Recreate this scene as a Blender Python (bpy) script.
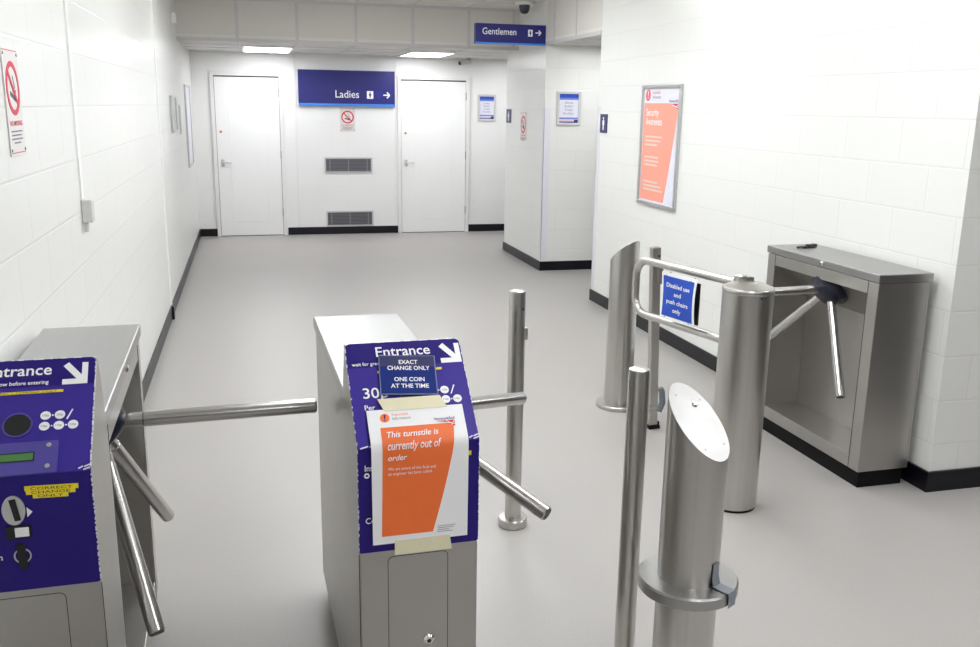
import bpy, bmesh, math, random
from mathutils import Vector, Matrix

# ------------------------------------------------------------------ reset
for o in list(bpy.data.objects):
    bpy.data.objects.remove(o, do_unlink=True)
SC = bpy.context.scene
COL = SC.collection
PI = math.pi
random.seed(4)

# ------------------------------------------------------------------ camera
PITCH, ROLL, YAW, FPX, CAM_H = 0.233673, 0.015475, 0.257091, 910.46, 1.70
cy, sy = math.cos(YAW), math.sin(YAW)
cp, sp = math.cos(PITCH), math.sin(PITCH)
cr, sr = math.cos(ROLL), math.sin(ROLL)
fwd0, rgt0, up0 = Vector((sy, cy, 0)), Vector((cy, -sy, 0)), Vector((0, 0, 1))
fwd = cp * fwd0 - sp * up0
up1 = sp * fwd0 + cp * up0
rgt = cr * rgt0 + sr * up1
up2 = -sr * rgt0 + cr * up1
cam_data = bpy.data.cameras.new('camera')
cam_data.sensor_fit = 'HORIZONTAL'
cam_data.sensor_width = 36.0
cam_data.lens = FPX / 980.0 * 36.0
cam_data.clip_start = 0.02
cam = bpy.data.objects.new('camera', cam_data)
COL.objects.link(cam)
cam.matrix_world = Matrix(((rgt.x, up2.x, -fwd.x, 0), (rgt.y, up2.y, -fwd.y, 0),
                           (rgt.z, up2.z, -fwd.z, CAM_H), (0, 0, 0, 1)))
SC.camera = cam

# ------------------------------------------------------------------ world, exposure
world = bpy.data.worlds.new('world')
SC.world = world
world.use_nodes = True
wb = world.node_tree.nodes['Background']
wb.inputs[0].default_value = (0.8, 0.85, 0.95, 1)
wb.inputs[1].default_value = 0.15
SC.view_settings.view_transform = 'Standard'
SC.view_settings.look = 'None'
SC.view_settings.gamma = 1.0
SC.view_settings.use_curve_mapping = False
SC.view_settings.exposure = 0.50
LAMP_CORRIDOR, LAMP_SOFFIT, LAMP_FRONT = 7.8, 9.0, 11.5      # brightness of the ceiling lamps


# ------------------------------------------------------------------ materials
def base_mat(name, color, rough=0.5, metal=0.0, spec=0.5):
    m = bpy.data.materials.new(name)
    m.use_nodes = True
    b = m.node_tree.nodes['Principled BSDF']
    b.inputs['Base Color'].default_value = (*color, 1)
    b.inputs['Roughness'].default_value = rough
    b.inputs['Metallic'].default_value = metal
    b.inputs['Specular IOR Level'].default_value = spec
    return m, m.node_tree.nodes, m.node_tree.links, b


def srgb(r, g, b):
    f = lambda c: (c / 255 / 12.92) if c / 255 <= 0.04045 else ((c / 255 + 0.055) / 1.055) ** 2.4
    return (f(r), f(g), f(b))


def plain(name, color, rough=0.5, metal=0.0, var=0.06, scale=40.0, spec=0.5):
    """a plain finish with a faint procedural mottling"""
    m, n, l, b = base_mat(name, color, rough, metal, spec)
    no = n.new('ShaderNodeTexNoise')
    no.inputs['Scale'].default_value = scale
    no.inputs['Detail'].default_value = 3
    tc = n.new('ShaderNodeTexCoord')
    l.new(tc.outputs['Object'], no.inputs['Vector'])
    mx = n.new('ShaderNodeMix')
    mx.data_type = 'RGBA'
    mx.inputs[6].default_value = (*[c * (1 - var) for c in color], 1)
    mx.inputs[7].default_value = (*[min(1, c * (1 + var)) for c in color], 1)
    l.new(no.outputs['Fac'], mx.inputs[0])
    l.new(mx.outputs[2], b.inputs['Base Color'])
    return m


def emit(name, color, strength):
    m, n, l, b = base_mat(name, (0.9, 0.9, 0.9), 0.4)
    b.inputs['Emission Color'].default_value = (*color, 1)
    b.inputs['Emission Strength'].default_value = strength
    return m


def steel(name, color, rough, stretch=(60, 60, 1.2), var=0.10, bump=0.02):
    """brushed stainless steel: noise stretched along the brushing"""
    m, n, l, b = base_mat(name, color, rough, 1.0)
    tc = n.new('ShaderNodeTexCoord')
    mp = n.new('ShaderNodeMapping')
    mp.inputs['Scale'].default_value = stretch
    no = n.new('ShaderNodeTexNoise')
    no.inputs['Scale'].default_value = 6.0
    no.inputs['Detail'].default_value = 5
    l.new(tc.outputs['Object'], mp.inputs[0])
    l.new(mp.outputs[0], no.inputs['Vector'])
    no2 = n.new('ShaderNodeTexNoise')
    no2.inputs['Scale'].default_value = 5.0
    no2.inputs['Detail'].default_value = 4
    l.new(tc.outputs['Object'], no2.inputs['Vector'])
    mr = n.new('ShaderNodeMapRange')
    mr.inputs['To Min'].default_value = rough - 0.03
    mr.inputs['To Max'].default_value = rough + 0.03
    l.new(no2.outputs['Fac'], mr.inputs['Value'])
    if stretch[2]:
        l.new(mr.outputs[0], b.inputs['Roughness'])
    mx = n.new('ShaderNodeMix')
    mx.data_type = 'RGBA'
    mx.inputs[6].default_value = (*[c * (1 - var) for c in color], 1)
    mx.inputs[7].default_value = (*[min(1, c * (1 + var)) for c in color], 1)
    l.new(no.outputs['Fac'], mx.inputs[0])
    l.new(mx.outputs[2], b.inputs['Base Color'])
    bp_ = n.new('ShaderNodeBump')
    bp_.inputs['Strength'].default_value = bump
    bp_.inputs['Distance'].default_value = 0.002
    l.new(no.outputs['Fac'], bp_.inputs['Height'])
    l.new(bp_.outputs[0], b.inputs['Normal'])
    return m


def blockwork(name, color, row=0.207, width=0.414, zoff=0.02, rough=0.3, mortar=0.006, dark=0.93):
    """gloss painted blockwork, coursed from world position on whichever way the wall faces"""
    m, n, l, b = base_mat(name, color, rough)
    geo = n.new('ShaderNodeNewGeometry')
    sp_ = n.new('ShaderNodeSeparateXYZ')
    l.new(geo.outputs['Position'], sp_.inputs[0])
    sn = n.new('ShaderNodeSeparateXYZ')
    l.new(geo.outputs['True Normal'], sn.inputs[0])
    ab = n.new('ShaderNodeMath'); ab.operation = 'ABSOLUTE'
    l.new(sn.outputs['X'], ab.inputs[0])
    gt = n.new('ShaderNodeMath'); gt.operation = 'GREATER_THAN'; gt.inputs[1].default_value = 0.5
    l.new(ab.outputs[0], gt.inputs[0])
    mx = n.new('ShaderNodeMix')
    l.new(gt.outputs[0], mx.inputs['Factor'])
    l.new(sp_.outputs['X'], mx.inputs[2]); l.new(sp_.outputs['Y'], mx.inputs[3])
    sub = n.new('ShaderNodeMath'); sub.operation = 'SUBTRACT'; sub.inputs[1].default_value = zoff
    l.new(sp_.outputs['Z'], sub.inputs[0])
    cb = n.new('ShaderNodeCombineXYZ')
    l.new(mx.outputs[0], cb.inputs['X']); l.new(sub.outputs[0], cb.inputs['Y'])
    br = n.new('ShaderNodeTexBrick')
    br.offset = 0.5
    br.inputs['Scale'].default_value = 1.0
    br.inputs['Brick Width'].default_value = width
    br.inputs['Row Height'].default_value = row
    br.inputs['Mortar Size'].default_value = mortar
    br.inputs['Mortar Smooth'].default_value = 0.6
    br.inputs['Color1'].default_value = (*color, 1)
    br.inputs['Color2'].default_value = (*[c * 0.985 for c in color], 1)
    br.inputs['Mortar'].default_value = (*[c * dark for c in color], 1)
    l.new(cb.outputs[0], br.inputs['Vector'])
    l.new(br.outputs['Color'], b.inputs['Base Color'])
    # roller texture + the dip of the joints
    no = n.new('ShaderNodeTexNoise'); no.inputs['Scale'].default_value = 90.0
    no.inputs['Detail'].default_value = 4
    l.new(geo.outputs['Position'], no.inputs['Vector'])
    b1 = n.new('ShaderNodeBump'); b1.inputs['Strength'].default_value = 0.06
    b1.inputs['Distance'].default_value = 0.004
    l.new(no.outputs['Fac'], b1.inputs['Height'])
    b2 = n.new('ShaderNodeBump'); b2.invert = True
    b2.inputs['Strength'].default_value = 0.28; b2.inputs['Distance'].default_value = 0.006
    l.new(br.outputs['Fac'], b2.inputs['Height']); l.new(b1.outputs[0], b2.inputs['Normal'])
    l.new(b2.outputs[0], b.inputs['Normal'])
    return m


def floor_mat():
    col = srgb(168, 164, 161)
    m, n, l, b = base_mat('floor_vinyl', col, 0.32)
    geo = n.new('ShaderNodeNewGeometry')
    no = n.new('ShaderNodeTexNoise'); no.inputs['Scale'].default_value = 260.0; no.inputs['Detail'].default_value = 3
    l.new(geo.outputs['Position'], no.inputs['Vector'])
    big = n.new('ShaderNodeTexNoise'); big.inputs['Scale'].default_value = 1.6; big.inputs['Detail'].default_value = 5
    l.new(geo.outputs['Position'], big.inputs['Vector'])
    rp = n.new('ShaderNodeValToRGB')
    rp.color_ramp.elements[0].position = 0.35
    rp.color_ramp.elements[1].position = 0.65
    rp.color_ramp.elements[0].color = (*[c * 0.86 for c in col], 1)
    rp.color_ramp.elements[1].color = (*[min(1, c * 1.08) for c in col], 1)
    l.new(no.outputs['Fac'], rp.inputs[0])
    mx = n.new('ShaderNodeMix'); mx.data_type = 'RGBA'; mx.blend_type = 'MULTIPLY'
    mx.inputs[0].default_value = 1.0
    mr = n.new('ShaderNodeMapRange'); mr.inputs['To Min'].default_value = 0.95; mr.inputs['To Max'].default_value = 1.03
    l.new(big.outputs['Fac'], mr.inputs['Value'])
    l.new(rp.outputs[0], mx.inputs[6]); l.new(mr.outputs[0], mx.inputs[7])
    l.new(mx.outputs[2], b.inputs['Base Color'])
    mr2 = n.new('ShaderNodeMapRange'); mr2.inputs['To Min'].default_value = 0.3; mr2.inputs['To Max'].default_value = 0.45
    l.new(big.outputs['Fac'], mr2.inputs['Value']); l.new(mr2.outputs[0], b.inputs['Roughness'])
    bu = n.new('ShaderNodeBump'); bu.inputs['Strength'].default_value = 0.08; bu.inputs['Distance'].default_value = 0.002
    l.new(no.outputs['Fac'], bu.inputs['Height']); l.new(bu.outputs[0], b.inputs['Normal'])
    return m


M = {}
M['wall'] = blockwork('painted_blockwork', srgb(228, 228, 225), mortar=0.005, dark=0.94)
M['plaster'] = blockwork('painted_wall_far', srgb(236, 236, 235), mortar=0.004, dark=0.985)
M['floor'] = floor_mat()
M['tile'] = plain('ceiling_tile', srgb(222, 219, 214), 0.8, var=0.03)
M['panel'] = plain('bulkhead_panel', srgb(214, 210, 204), 0.7, var=0.02)
M['tbar'] = plain('ceiling_grid_bar', srgb(200, 199, 198), 0.5)
M['base'] = plain('black_skirting', srgb(8, 8, 18), 0.35, var=0.2, spec=0.35)
M['door'] = plain('white_gloss_paint', srgb(240, 240, 239), 0.3, var=0.01)
M['frame_white'] = plain('white_frame_paint', srgb(232, 231, 229), 0.3, var=0.01)
M['gap'] = plain('shadow_gap', srgb(70, 70, 74), 0.7)
M['guard'] = plain('pale_lilac_plastic', srgb(222, 220, 228), 0.35, var=0.02)
M['steel'] = steel('brushed_steel_sheet', (0.47, 0.455, 0.435), 0.36, stretch=(2, 2, 2), var=0.05, bump=0.0)
M['steel_lid'] = steel('brushed_steel_lid', (0.40, 0.395, 0.39), 0.36, stretch=(8, 1, 8), var=0.05, bump=0.0)
M['steel_tube'] = steel('brushed_steel_tube', (0.54, 0.525, 0.50), 0.29, stretch=(14, 14, 0), var=0.08, bump=0.0)
M['steel_arm'] = steel('polished_steel_arm', (0.55, 0.54, 0.53), 0.24, stretch=(1, 1, 1), var=0.04, bump=0.0)
M['steel_plate'] = steel('pale_steel_plate', (0.50, 0.495, 0.49), 0.38, stretch=(1, 3, 3), var=0.12, bump=0.0)
M['chrome'] = plain('chrome', (0.72, 0.72, 0.72), 0.15, 1.0)
M['aluminium'] = plain('satin_aluminium', (0.62, 0.62, 0.62), 0.35, 1.0)
M['grey_metal'] = plain('grey_metal', srgb(150, 150, 152), 0.4, 0.6)
M['brass'] = plain('brass', srgb(190, 140, 90), 0.35, 0.7)
M['hall'] = plain('grey_hall_wall', srgb(120, 118, 116), 0.6)
M['vent_grey'] = plain('vent_slat_grey', srgb(112, 112, 118), 0.5)
M['vent_light'] = plain('vent_bar_grey', srgb(140, 140, 146), 0.5)
M['notice_frame'] = plain('pale_silver_frame', srgb(205, 205, 206), 0.3, 0.2)
M['sign_plate'] = plain('off_white_plate', srgb(222, 217, 216), 0.4, var=0.02)
M['added_dark_floor'] = plain('unseen_dark_sheet', srgb(70, 68, 66), 0.6)  # dark tone for the added sheet that the right cabinet reflects
M['plinth'] = plain('black_plinth', srgb(7, 7, 9), 0.6, spec=0.2)
M['hub'] = plain('dark_navy_plastic', srgb(24, 26, 44), 0.35)
M['black'] = plain('black_plastic', srgb(14, 14, 16), 0.45)
M['dark'] = plain('dark_grey_plastic', srgb(52, 54, 66), 0.3)
M['grey'] = plain('grey_plastic', srgb(205, 204, 202), 0.5)
M['grey_print'] = plain('grey_print', srgb(120, 120, 128), 0.6)
M['pale_print'] = plain('pale_print', srgb(225, 200, 190), 0.6)
M['white'] = plain('white_print', srgb(240, 240, 240), 0.5, var=0.01)
M['paper'] = plain('white_paper', srgb(236, 236, 238), 0.45, var=0.01)
M['navy'] = plain('navy_sign', srgb(30, 30, 112), 0.35, var=0.05)
M['navy_dark'] = plain('dark_navy_sign', srgb(40, 42, 92), 0.4)
M['bright_blue'] = plain('bright_blue_stripe', srgb(58, 130, 222), 0.4)
M['mid_blue'] = plain('mid_blue_print', srgb(16, 74, 190), 0.4)
M['blue_patch'] = plain('blue_patch', srgb(34, 32, 140), 0.4)
M['violet'] = plain('violet_fascia', srgb(56, 40, 140), 0.4, var=0.05, spec=0.3)
M['violet_dark'] = plain('dark_violet_fascia', srgb(36, 20, 112), 0.4, var=0.05, spec=0.25)
M['violet_plate'] = plain('violet_plate', srgb(78, 68, 150), 0.3)
M['worn'] = plain('worn_white_edge', srgb(220, 218, 226), 0.6)
M['yellow'] = plain('yellow_label', srgb(236, 214, 40), 0.45)
M['ink'] = plain('black_ink', srgb(24, 24, 24), 0.6)
M['card_blue'] = plain('card_blue', srgb(22, 44, 118), 0.6, spec=0.15)
M['clear_sleeve'] = plain('plastic_sleeve', srgb(110, 122, 160), 0.4)
M['orange'] = plain('orange_print', srgb(238, 112, 50), 0.45, var=0.03)
M['orange_pale'] = plain('hazy_orange_print', srgb(240, 156, 134), 0.3, var=0.02)  # poster orange with the white glare haze mixed into the colour
M['red'] = plain('red_print', srgb(208, 32, 62), 0.45)
M['red_pale'] = plain('pale_red_print', srgb(222, 96, 110), 0.45)  # paler red for the poster's badge and heading
M['masking'] = plain('cream_masking_tape', srgb(222, 216, 184), 0.6, var=0.04)
M['duct'] = plain('grey_duct_tape', srgb(120, 126, 134), 0.4)
M['lcd'] = emit('green_display', srgb(60, 140, 60), 0.03)
M['lcd'].node_tree.nodes['Principled BSDF'].inputs['Base Color'].default_value = (*srgb(70, 120, 62), 1)
M['notice_grey'] = plain('grey_notice', srgb(196, 197, 200), 0.3)
M['notice_lilac'] = plain('lilac_notice', srgb(222, 222, 236), 0.3)
M['lilac_blue'] = plain('lilac_blue_print', srgb(120, 128, 204), 0.4)
M['pale_blue'] = plain('pale_blue_print', srgb(190, 198, 232), 0.4)
M['lamp_corridor'] = emit('lamp_corridor', (0.95, 0.985, 1.0), LAMP_CORRIDOR)
M['lamp_soffit'] = emit('lamp_soffit', (0.96, 0.975, 1.0), LAMP_SOFFIT)
M['lamp_front'] = emit('lamp_front', (0.97, 0.985, 1.0), LAMP_FRONT)


# ------------------------------------------------------------------ mesh helpers
IDM = lambda u, v, n=0.0: Vector((u, v, n))


class MB:
    """collects shapes and links them as ONE mesh object"""

    def __init__(self):
        self.bm = bmesh.new()

    def box(self, x0, x1, y0, y1, z0, z1, f=None):
        f = f or (lambda x, y, z: Vector((x, y, z)))
        c = [(x0, y0, z0), (x1, y0, z0), (x1, y1, z0), (x0, y1, z0), (x0, y0, z1), (x1, y0, z1), (x1, y1, z1), (x0, y1, z1)]
        v = [self.bm.verts.new(f(*p)) for p in c]
        for q in ((3, 2, 1, 0), (4, 5, 6, 7), (0, 1, 5, 4), (1, 2, 6, 5), (2, 3, 7, 6), (3, 0, 4, 7)):
            self.bm.faces.new([v[i] for i in q])
        return self

    def rings(self, rings, caps=True):
        """skin a list of equal-length vertex rings"""
        R = [[self.bm.verts.new(p) for p in r] for r in rings]
        n = len(R[0])
        for a, b in zip(R, R[1:]):
            for i in range(n):
                self.bm.faces.new((a[i], a[(i + 1) % n], b[(i + 1) % n], b[i]))
        if caps:
            self.bm.faces.new(list(reversed(R[0])))
            self.bm.faces.new(R[-1])
        return self

    def lathe(self, prof, c=(0, 0, 0), axis=(0, 0, 1), seg=32):
        """prof = [(r, h)...] turned round axis from c"""
        a = Vector(axis).normalized()
        e1 = a.orthogonal().normalized()
        e2 = a.cross(e1)
        c = Vector(c)
        rr = []
        for r, h in prof:
            r = max(r, 1e-4)
            rr.append([c + a * h + (e1 * math.cos(2 * PI * i / seg) + e2 * math.sin(2 * PI * i / seg)) * r for i in range(seg)])
        return self.rings(rr)

    def cyl(self, p0, p1, r, seg=24, bev=0.0):
        p0, p1 = Vector(p0), Vector(p1)
        d = p1 - p0
        L = d.length
        pr = [(r, 0), (r, L)] if not bev else [(r - bev, 0), (r, bev), (r, L - bev), (r - bev, L)]
        return self.lathe(pr, p0, d, seg)

    def tube(self, pts, r, seg=16, caps=True):
        pts = [Vector(p) for p in pts]
        t0 = (pts[1] - pts[0]).normalized()
        nrm = t0.orthogonal().normalized()
        rr = []
        for i, p in enumerate(pts):
            if i == 0: t = t0
            elif i == len(pts) - 1: t = (pts[-1] - pts[-2]).normalized()
            else: t = ((pts[i + 1] - p).normalized() + (p - pts[i - 1]).normalized()).normalized()
            nrm = (nrm - t * nrm.dot(t)).normalized()
            bn = t.cross(nrm)
            rr.append([p + (nrm * math.cos(2 * PI * k / seg) + bn * math.sin(2 * PI * k / seg)) * r for k in range(seg)])
        return self.rings(rr, caps)

    def slab(self, poly, f, n0, n1):
        """2-D polygon (counter-clockwise) lifted through mapper f(u, v, n) from n0 to n1"""
        return self.rings([[f(u, v, n0) for u, v in poly], [f(u, v, n1) for u, v in poly]])

    def rect(self, u0, u1, v0, v1, f, n0, n1):
        return self.slab([(u0, v0), (u1, v0), (u1, v1), (u0, v1)], f, n0, n1)

    def disc(self, u, v, r, f, n0, n1, seg=24, ry=None):
        ry = ry or r
        return self.slab([(u + r * math.cos(2 * PI * i / seg), v + ry * math.sin(2 * PI * i / seg)) for i in range(seg)], f, n0, n1)

    def ring(self, u, v, r0, r1, f, n0, n1, seg=32, ry=1.0):
        """flat annulus"""
        def P(r, n): return [f(u + r * math.cos(2 * PI * i / seg), v + ry * r * math.sin(2 * PI * i / seg), n) for i in range(seg)]
        a, b, c, d = [[self.bm.verts.new(p) for p in P(*q)] for q in ((r0, n0), (r1, n0), (r1, n1), (r0, n1))]
        for A, B in ((a, b), (b, c), (c, d), (d, a)):
            for i in range(seg):
                self.bm.faces.new((A[i], A[(i + 1) % seg], B[(i + 1) % seg], B[i]))
        return self

    def bar(self, u0, v0, u1, v1, w, f, n0, n1):
        """straight flat bar between two points"""
        dx, dy = u1 - u0, v1 - v0
        L = math.hypot(dx, dy)
        px, py = -dy / L * w / 2, dx / L * w / 2
        return self.slab([(u0 - px, v0 - py), (u1 - px, v1 - py), (u1 + px, v1 + py), (u0 + px, v0 + py)], f, n0, n1)

    def text(self, s, u0, v0, cap, f, n, width=None, bold=0.0, shear=0.0, align='L', lean=0.0):
        """flat lettering on baseline (u0, v0), capital height cap; lean = rise of the baseline per unit"""
        vs, fs, capu = glyphs(s, bold, shear)
        x0 = min(v[0] for v in vs); x1 = max(v[0] for v in vs)
        ky = cap / capu
        kx = (width / (x1 - x0)) if width else ky
        W = (x1 - x0) * kx
        off = {'L': 0, 'C': -W / 2, 'R': -W}[align]
        nv = []
        for x, y in vs:
            u = (x - x0) * kx + off
            nv.append(self.bm.verts.new(f(u0 + u, v0 + y * ky + lean * u, n)))
        for fc in fs:
            try: self.bm.faces.new([nv[i] for i in fc])
            except ValueError: pass
        return self

    def build(self, name, mat, parent=None, smooth=True, bevel=0.0, angle=35):
        me = bpy.data.meshes.new(name)
        bmesh.ops.recalc_face_normals(self.bm, faces=self.bm.faces)
        self.bm.to_mesh(me)
        self.bm.free()
        me.materials.append(mat)
        if smooth:
            me.shade_smooth()
            me.set_sharp_from_angle(angle=math.radians(angle))
        o = bpy.data.objects.new(name, me)
        COL.objects.link(o)
        if parent: o.parent = parent
        if bevel:
            b = o.modifiers.new('bevel', 'BEVEL')
            b.width = bevel; b.segments = 2; b.limit_method = 'ANGLE'; b.angle_limit = math.radians(40)
        return o


_G = {}


def glyphs(s, bold, shear):
    k = (s, bold, shear)
    if k not in _G:
        def mk(t):
            cu = bpy.data.curves.new('lettering_outline', 'FONT')
            cu.body = t; cu.size = 1.0; cu.offset = bold; cu.shear = shear; cu.resolution_u = 3
            ob = bpy.data.objects.new('lettering_outline', cu)
            me = bpy.data.meshes.new_from_object(ob)
            r = [(v.co.x, v.co.y) for v in me.vertices], [tuple(p.vertices) for p in me.polygons]
            bpy.data.objects.remove(ob); bpy.data.curves.remove(cu); bpy.data.meshes.remove(me)
            return r
        hv, _ = mk('H')
        vs, fs = mk(s)
        _G[k] = (vs, fs, max(v[1] for v in hv))
    return _G[k]


def rounded(u0, u1, v0, v1, r, seg=5, corners=(1, 1, 1, 1)):
    """rounded rectangle outline, corners = bl, br, tr, tl"""
    pts = []
    for (cx, cyy, a0, on) in ((u0, v0, PI, corners[0]), (u1, v0, 1.5 * PI, corners[1]), (u1, v1, 0, corners[2]), (u0, v1, 0.5 * PI, corners[3])):
        if not on:
            pts.append((cx, cyy)); continue
        ox = cx + (r if cx == u0 else -r); oy = cyy + (r if cyy == v0 else -r)
        for i in range(seg + 1):
            a = a0 + 0.5 * PI * i / seg
            pts.append((ox + r * math.cos(a), oy + r * math.sin(a)))
    return pts


def plane(o, U, V, k=1.0):
    """mapper from (u, v, n) to space; n rises off the face"""
    o, U, V = Vector(o), Vector(U).normalized(), Vector(V).normalized()
    N = U.cross(V)
    return lambda u, v, n=0.0: o + U * (u * k) + V * (v * k) + N * n


def tag(o, label, cat, group=None):
    o['label'] = label; o['category'] = cat
    if group: o['group'] = group
    return o


def thing(name, loc, label, cat, rz=0.0, group=None):
    o = bpy.data.objects.new(name, None)
    o.empty_display_size = 0.1
    COL.objects.link(o)
    o.location = loc; o.rotation_euler = (0, 0, rz)
    return tag(o, label, cat, group)


def struct(o):
    o['kind'] = 'structure'
    return o


def box_struct(name, mat, *boxes, smooth=False):
    m = MB()
    for b in boxes: m.box(*b)
    return struct(m.build(name, mat, smooth=smooth))


# ------------------------------------------------------------------ the room
XL, XR, YF, YN = -0.67, 2.96, 12.36, 3.28      # left wall, right wall, far wall, near corner of the right wall
XE, YB, ZC, ZS = 6.2, -2.6, 2.75, 2.32         # east limit, back wall, ceiling, soffit
YBULK = 10.19
box_struct('floor', M['floor'], (XL - .2, XE + .2, YB - .2, YF + .2, -0.1, 0))
box_struct('floor_mat', M['added_dark_floor'], (3.45, XE, YB, YN - .05, 0, .006))  # unseen dark sheet, added to darken reflections in the right cabinet
box_struct('wall_left', M['wall'], (XL - .2, XL, YB - .2, YF + .2, 0, ZC + .1))
box_struct('wall_far', M['plaster'], (XL, XE, YF, YF + .2, 0, ZC + .1))
box_struct('wall_right', M['wall'], (XR, XE, YN, 7.65, 0, ZC))
box_struct('wall_pillar', M['wall'], (XR, XE, 9.18, 10.65, 0, ZC))
box_struct('wall_east', M['hall'], (XE, XE + .2, YB - .2, YF + .2, 0, ZC + .1))
box_struct('wall_back', M['hall'], (XL, XE, YB - .2, YB, 0, ZC + .1))
box_struct('ceiling', M['tile'], (XL, XE, YB, YBULK, ZC, ZC + .1))
box_struct('ceiling_soffit', M['tile'], (XL, XR, YBULK, YF, ZS, ZS + .06), (XR, XE, 10.65, YF, ZS, ZS + .06),
           (XR, XE, 7.65, 9.18, ZS, ZS + .06))
box_struct('wall_bulkhead', M['panel'], (XL, XR, YBULK, YBULK + .04, ZS + .06, ZC), (XR, XR + .04, 7.65, 9.18, ZS + .06, ZC))

# bars between the bulkhead panels and in the ceiling grid
m = MB()
for x in (-0.07, 0.538, 1.154, 1.768, 2.389, 2.90):
    m.box(x - .016, x + .016, YBULK - .006, YBULK, ZS + .03, ZC)
m.box(XL, XR, YBULK - .008, YBULK, ZS - .004, ZS + .03)
m.box(XL, XR, YBULK - .02, YBULK, ZC - .03, ZC)
struct(m.build('trim_1', M['tbar'], smooth=False))
m = MB()
for y in (8.94, 8.3):
    m.box(XR - .005, XR, y - .012, y + .012, ZS + .03, ZC)
m.box(XR - .006, XR, 7.65, 9.18, ZS - .004, ZS + .03)
struct(m.build('trim_2', M['tbar'], smooth=False))
m = MB()
for y in [YBULK - .6 * k for k in range(1, 22)]:
    m.box(XL, XR if y > YN else XE, y - .012, y + .012, ZC - .004, ZC)
for k in range(11):
    x = -0.07 + .61 * k
    m.box(x - .012, x + .012, YB, YN if x > XR else YBULK, ZC - .0035, ZC)
struct(m.build('trim_3', M['tbar'], smooth=False))
m = MB()
for y in (10.8, 11.4, 12.0):
    m.box(XL, XR, y - .012, y + .012, ZS - .004, ZS)
for x in (-0.07, 0.538, 1.154, 1.768, 2.389):
    m.box(x - .012, x + .012, YBULK, YF, ZS - .0035, ZS)
for y in (8.2, 8.7):
    m.box(XR, XE, y - .012, y + .012, ZS - .004, ZS)
struct(m.build('trim_4', M['tbar'], smooth=False))
# battens on the far wall beside the wide blue sign
for k, x in ((5, 0.602), (6, 1.915)):
    box_struct('trim_%d' % k, M['frame_white'], (x - .013, x + .013, YF - .012, YF, 0.1, ZS))
# plastic corner guards
box_struct('trim_7', M['guard'], (XR - .004, XR + .065, 9.176, 9.18, .125, 1.70), (XR - .004, XR, 9.176, 9.24, .125, 1.70))
box_struct('trim_8', M['guard'], (XR - .004, XR + .06, 7.65, 7.654, .125, 1.715), (XR - .004, XR, 7.59, 7.654, .125, 1.715))
# cable trunking on the left wall
box_struct('trim_9', M['door'], (XL, XL + .008, 3.985, 4.035, 1.31, ZC))
box_struct('trim_10', M['door'], (XL, XL + .009, 7.60, 7.66, .1, ZC))

# skirting
BH, BT = 0.098, 0.012
def skirt(name, *boxes):
    return box_struct(name, M['base'], *boxes)
skirt('baseboard_left', (XL, XL + BT, YB, YF, 0, BH))
skirt('baseboard_far', (XL + BT, -0.445, YF - BT, YF, 0, BH), (0.455, 1.925, YF - BT, YF, 0, BH), (2.912, XE, YF - BT, YF, 0, BH))
skirt('baseboard_right', (XR - BT, XR, YN - BT, 7.65, 0, BH), (XR, XE, YN - BT, YN, 0, BH), (XR - BT, XE, 7.65, 7.65 + BT, 0, BH))
skirt('baseboard_pillar', (XR - BT, XR, 9.18 - BT, 10.65, 0, BH), (XR, XE, 9.18 - BT, 9.18, 0, BH), (XR - BT, XE, 10.65, 10.65 + BT, 0, BH))
skirt('baseboard_joint', (XL + BT, XL + .03, 7.52, 7.58, 0, .105))


# doors ---------------------------------------------------------------
def door(name, x0, x1, label):
    d = thing(name, (x0, YF, 0), label, 'door')
    d['kind'] = 'structure'
    w = x1 - x0
    fr = MB()
    t = .045
    fr.box(-t, 0, -.035, 0, 0, 2.035 + t); fr.box(w, w + t, -.035, 0, 0, 2.035 + t); fr.box(0, w, -.035, 0, 2.035, 2.035 + t)
    fr.build('door_frame', M['frame_white'], d, smooth=False, bevel=.003)
    MB().box(0, w, -.006, 0, 0, 2.035).build('shadow_gap', M['gap'], d, smooth=False)
    lf = MB()
    lf.box(.005, w - .005, -.022, -.006, .008, 2.018)
    u0, u1, v0, v1 = w * .205, w * .795, .19, 1.862
    lf.box(u0, u1, -.025, -.022, v0, v0 + .016); lf.box(u0, u1, -.025, -.022, v1 - .016, v1)
    lf.box(u0, u0 + .016, -.025, -.022, v0, v1); lf.box(u1 - .016, u1, -.025, -.022, v0, v1)
    lf.build('door_leaf', M['door'], d, smooth=False, bevel=.002)
    h = MB()
    h.box(.045, .085, -.03, -.022, .90, .99)
    h.cyl((.065, -.03, .955), (.065, -.06, .955), .009)
    h.tube([(.06, -.06, .955), (.14, -.062, .955), (.175, -.06, .95)], .009, 12)
    h.build('door_handle', M['aluminium'], d)
    MB().lathe([(.016, 0), (.016, .004), (.012, .007)], (.06, -.022, 1.34), (0, -1, 0)).build('lock', M['brass'], d)
    for z in (1.83, 1.05, .305):
        MB().cyl((w - .002, -.03, z - .05), (w - .002, -.03, z + .05), .007, 12).build('hinge', M['grey_metal'], d)
    return d


door('door_1', -0.403, 0.398, 'white panelled door left of the wide blue sign')
door('door_2', 1.973, 2.862, 'white panelled door right of the wide blue sign')


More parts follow.
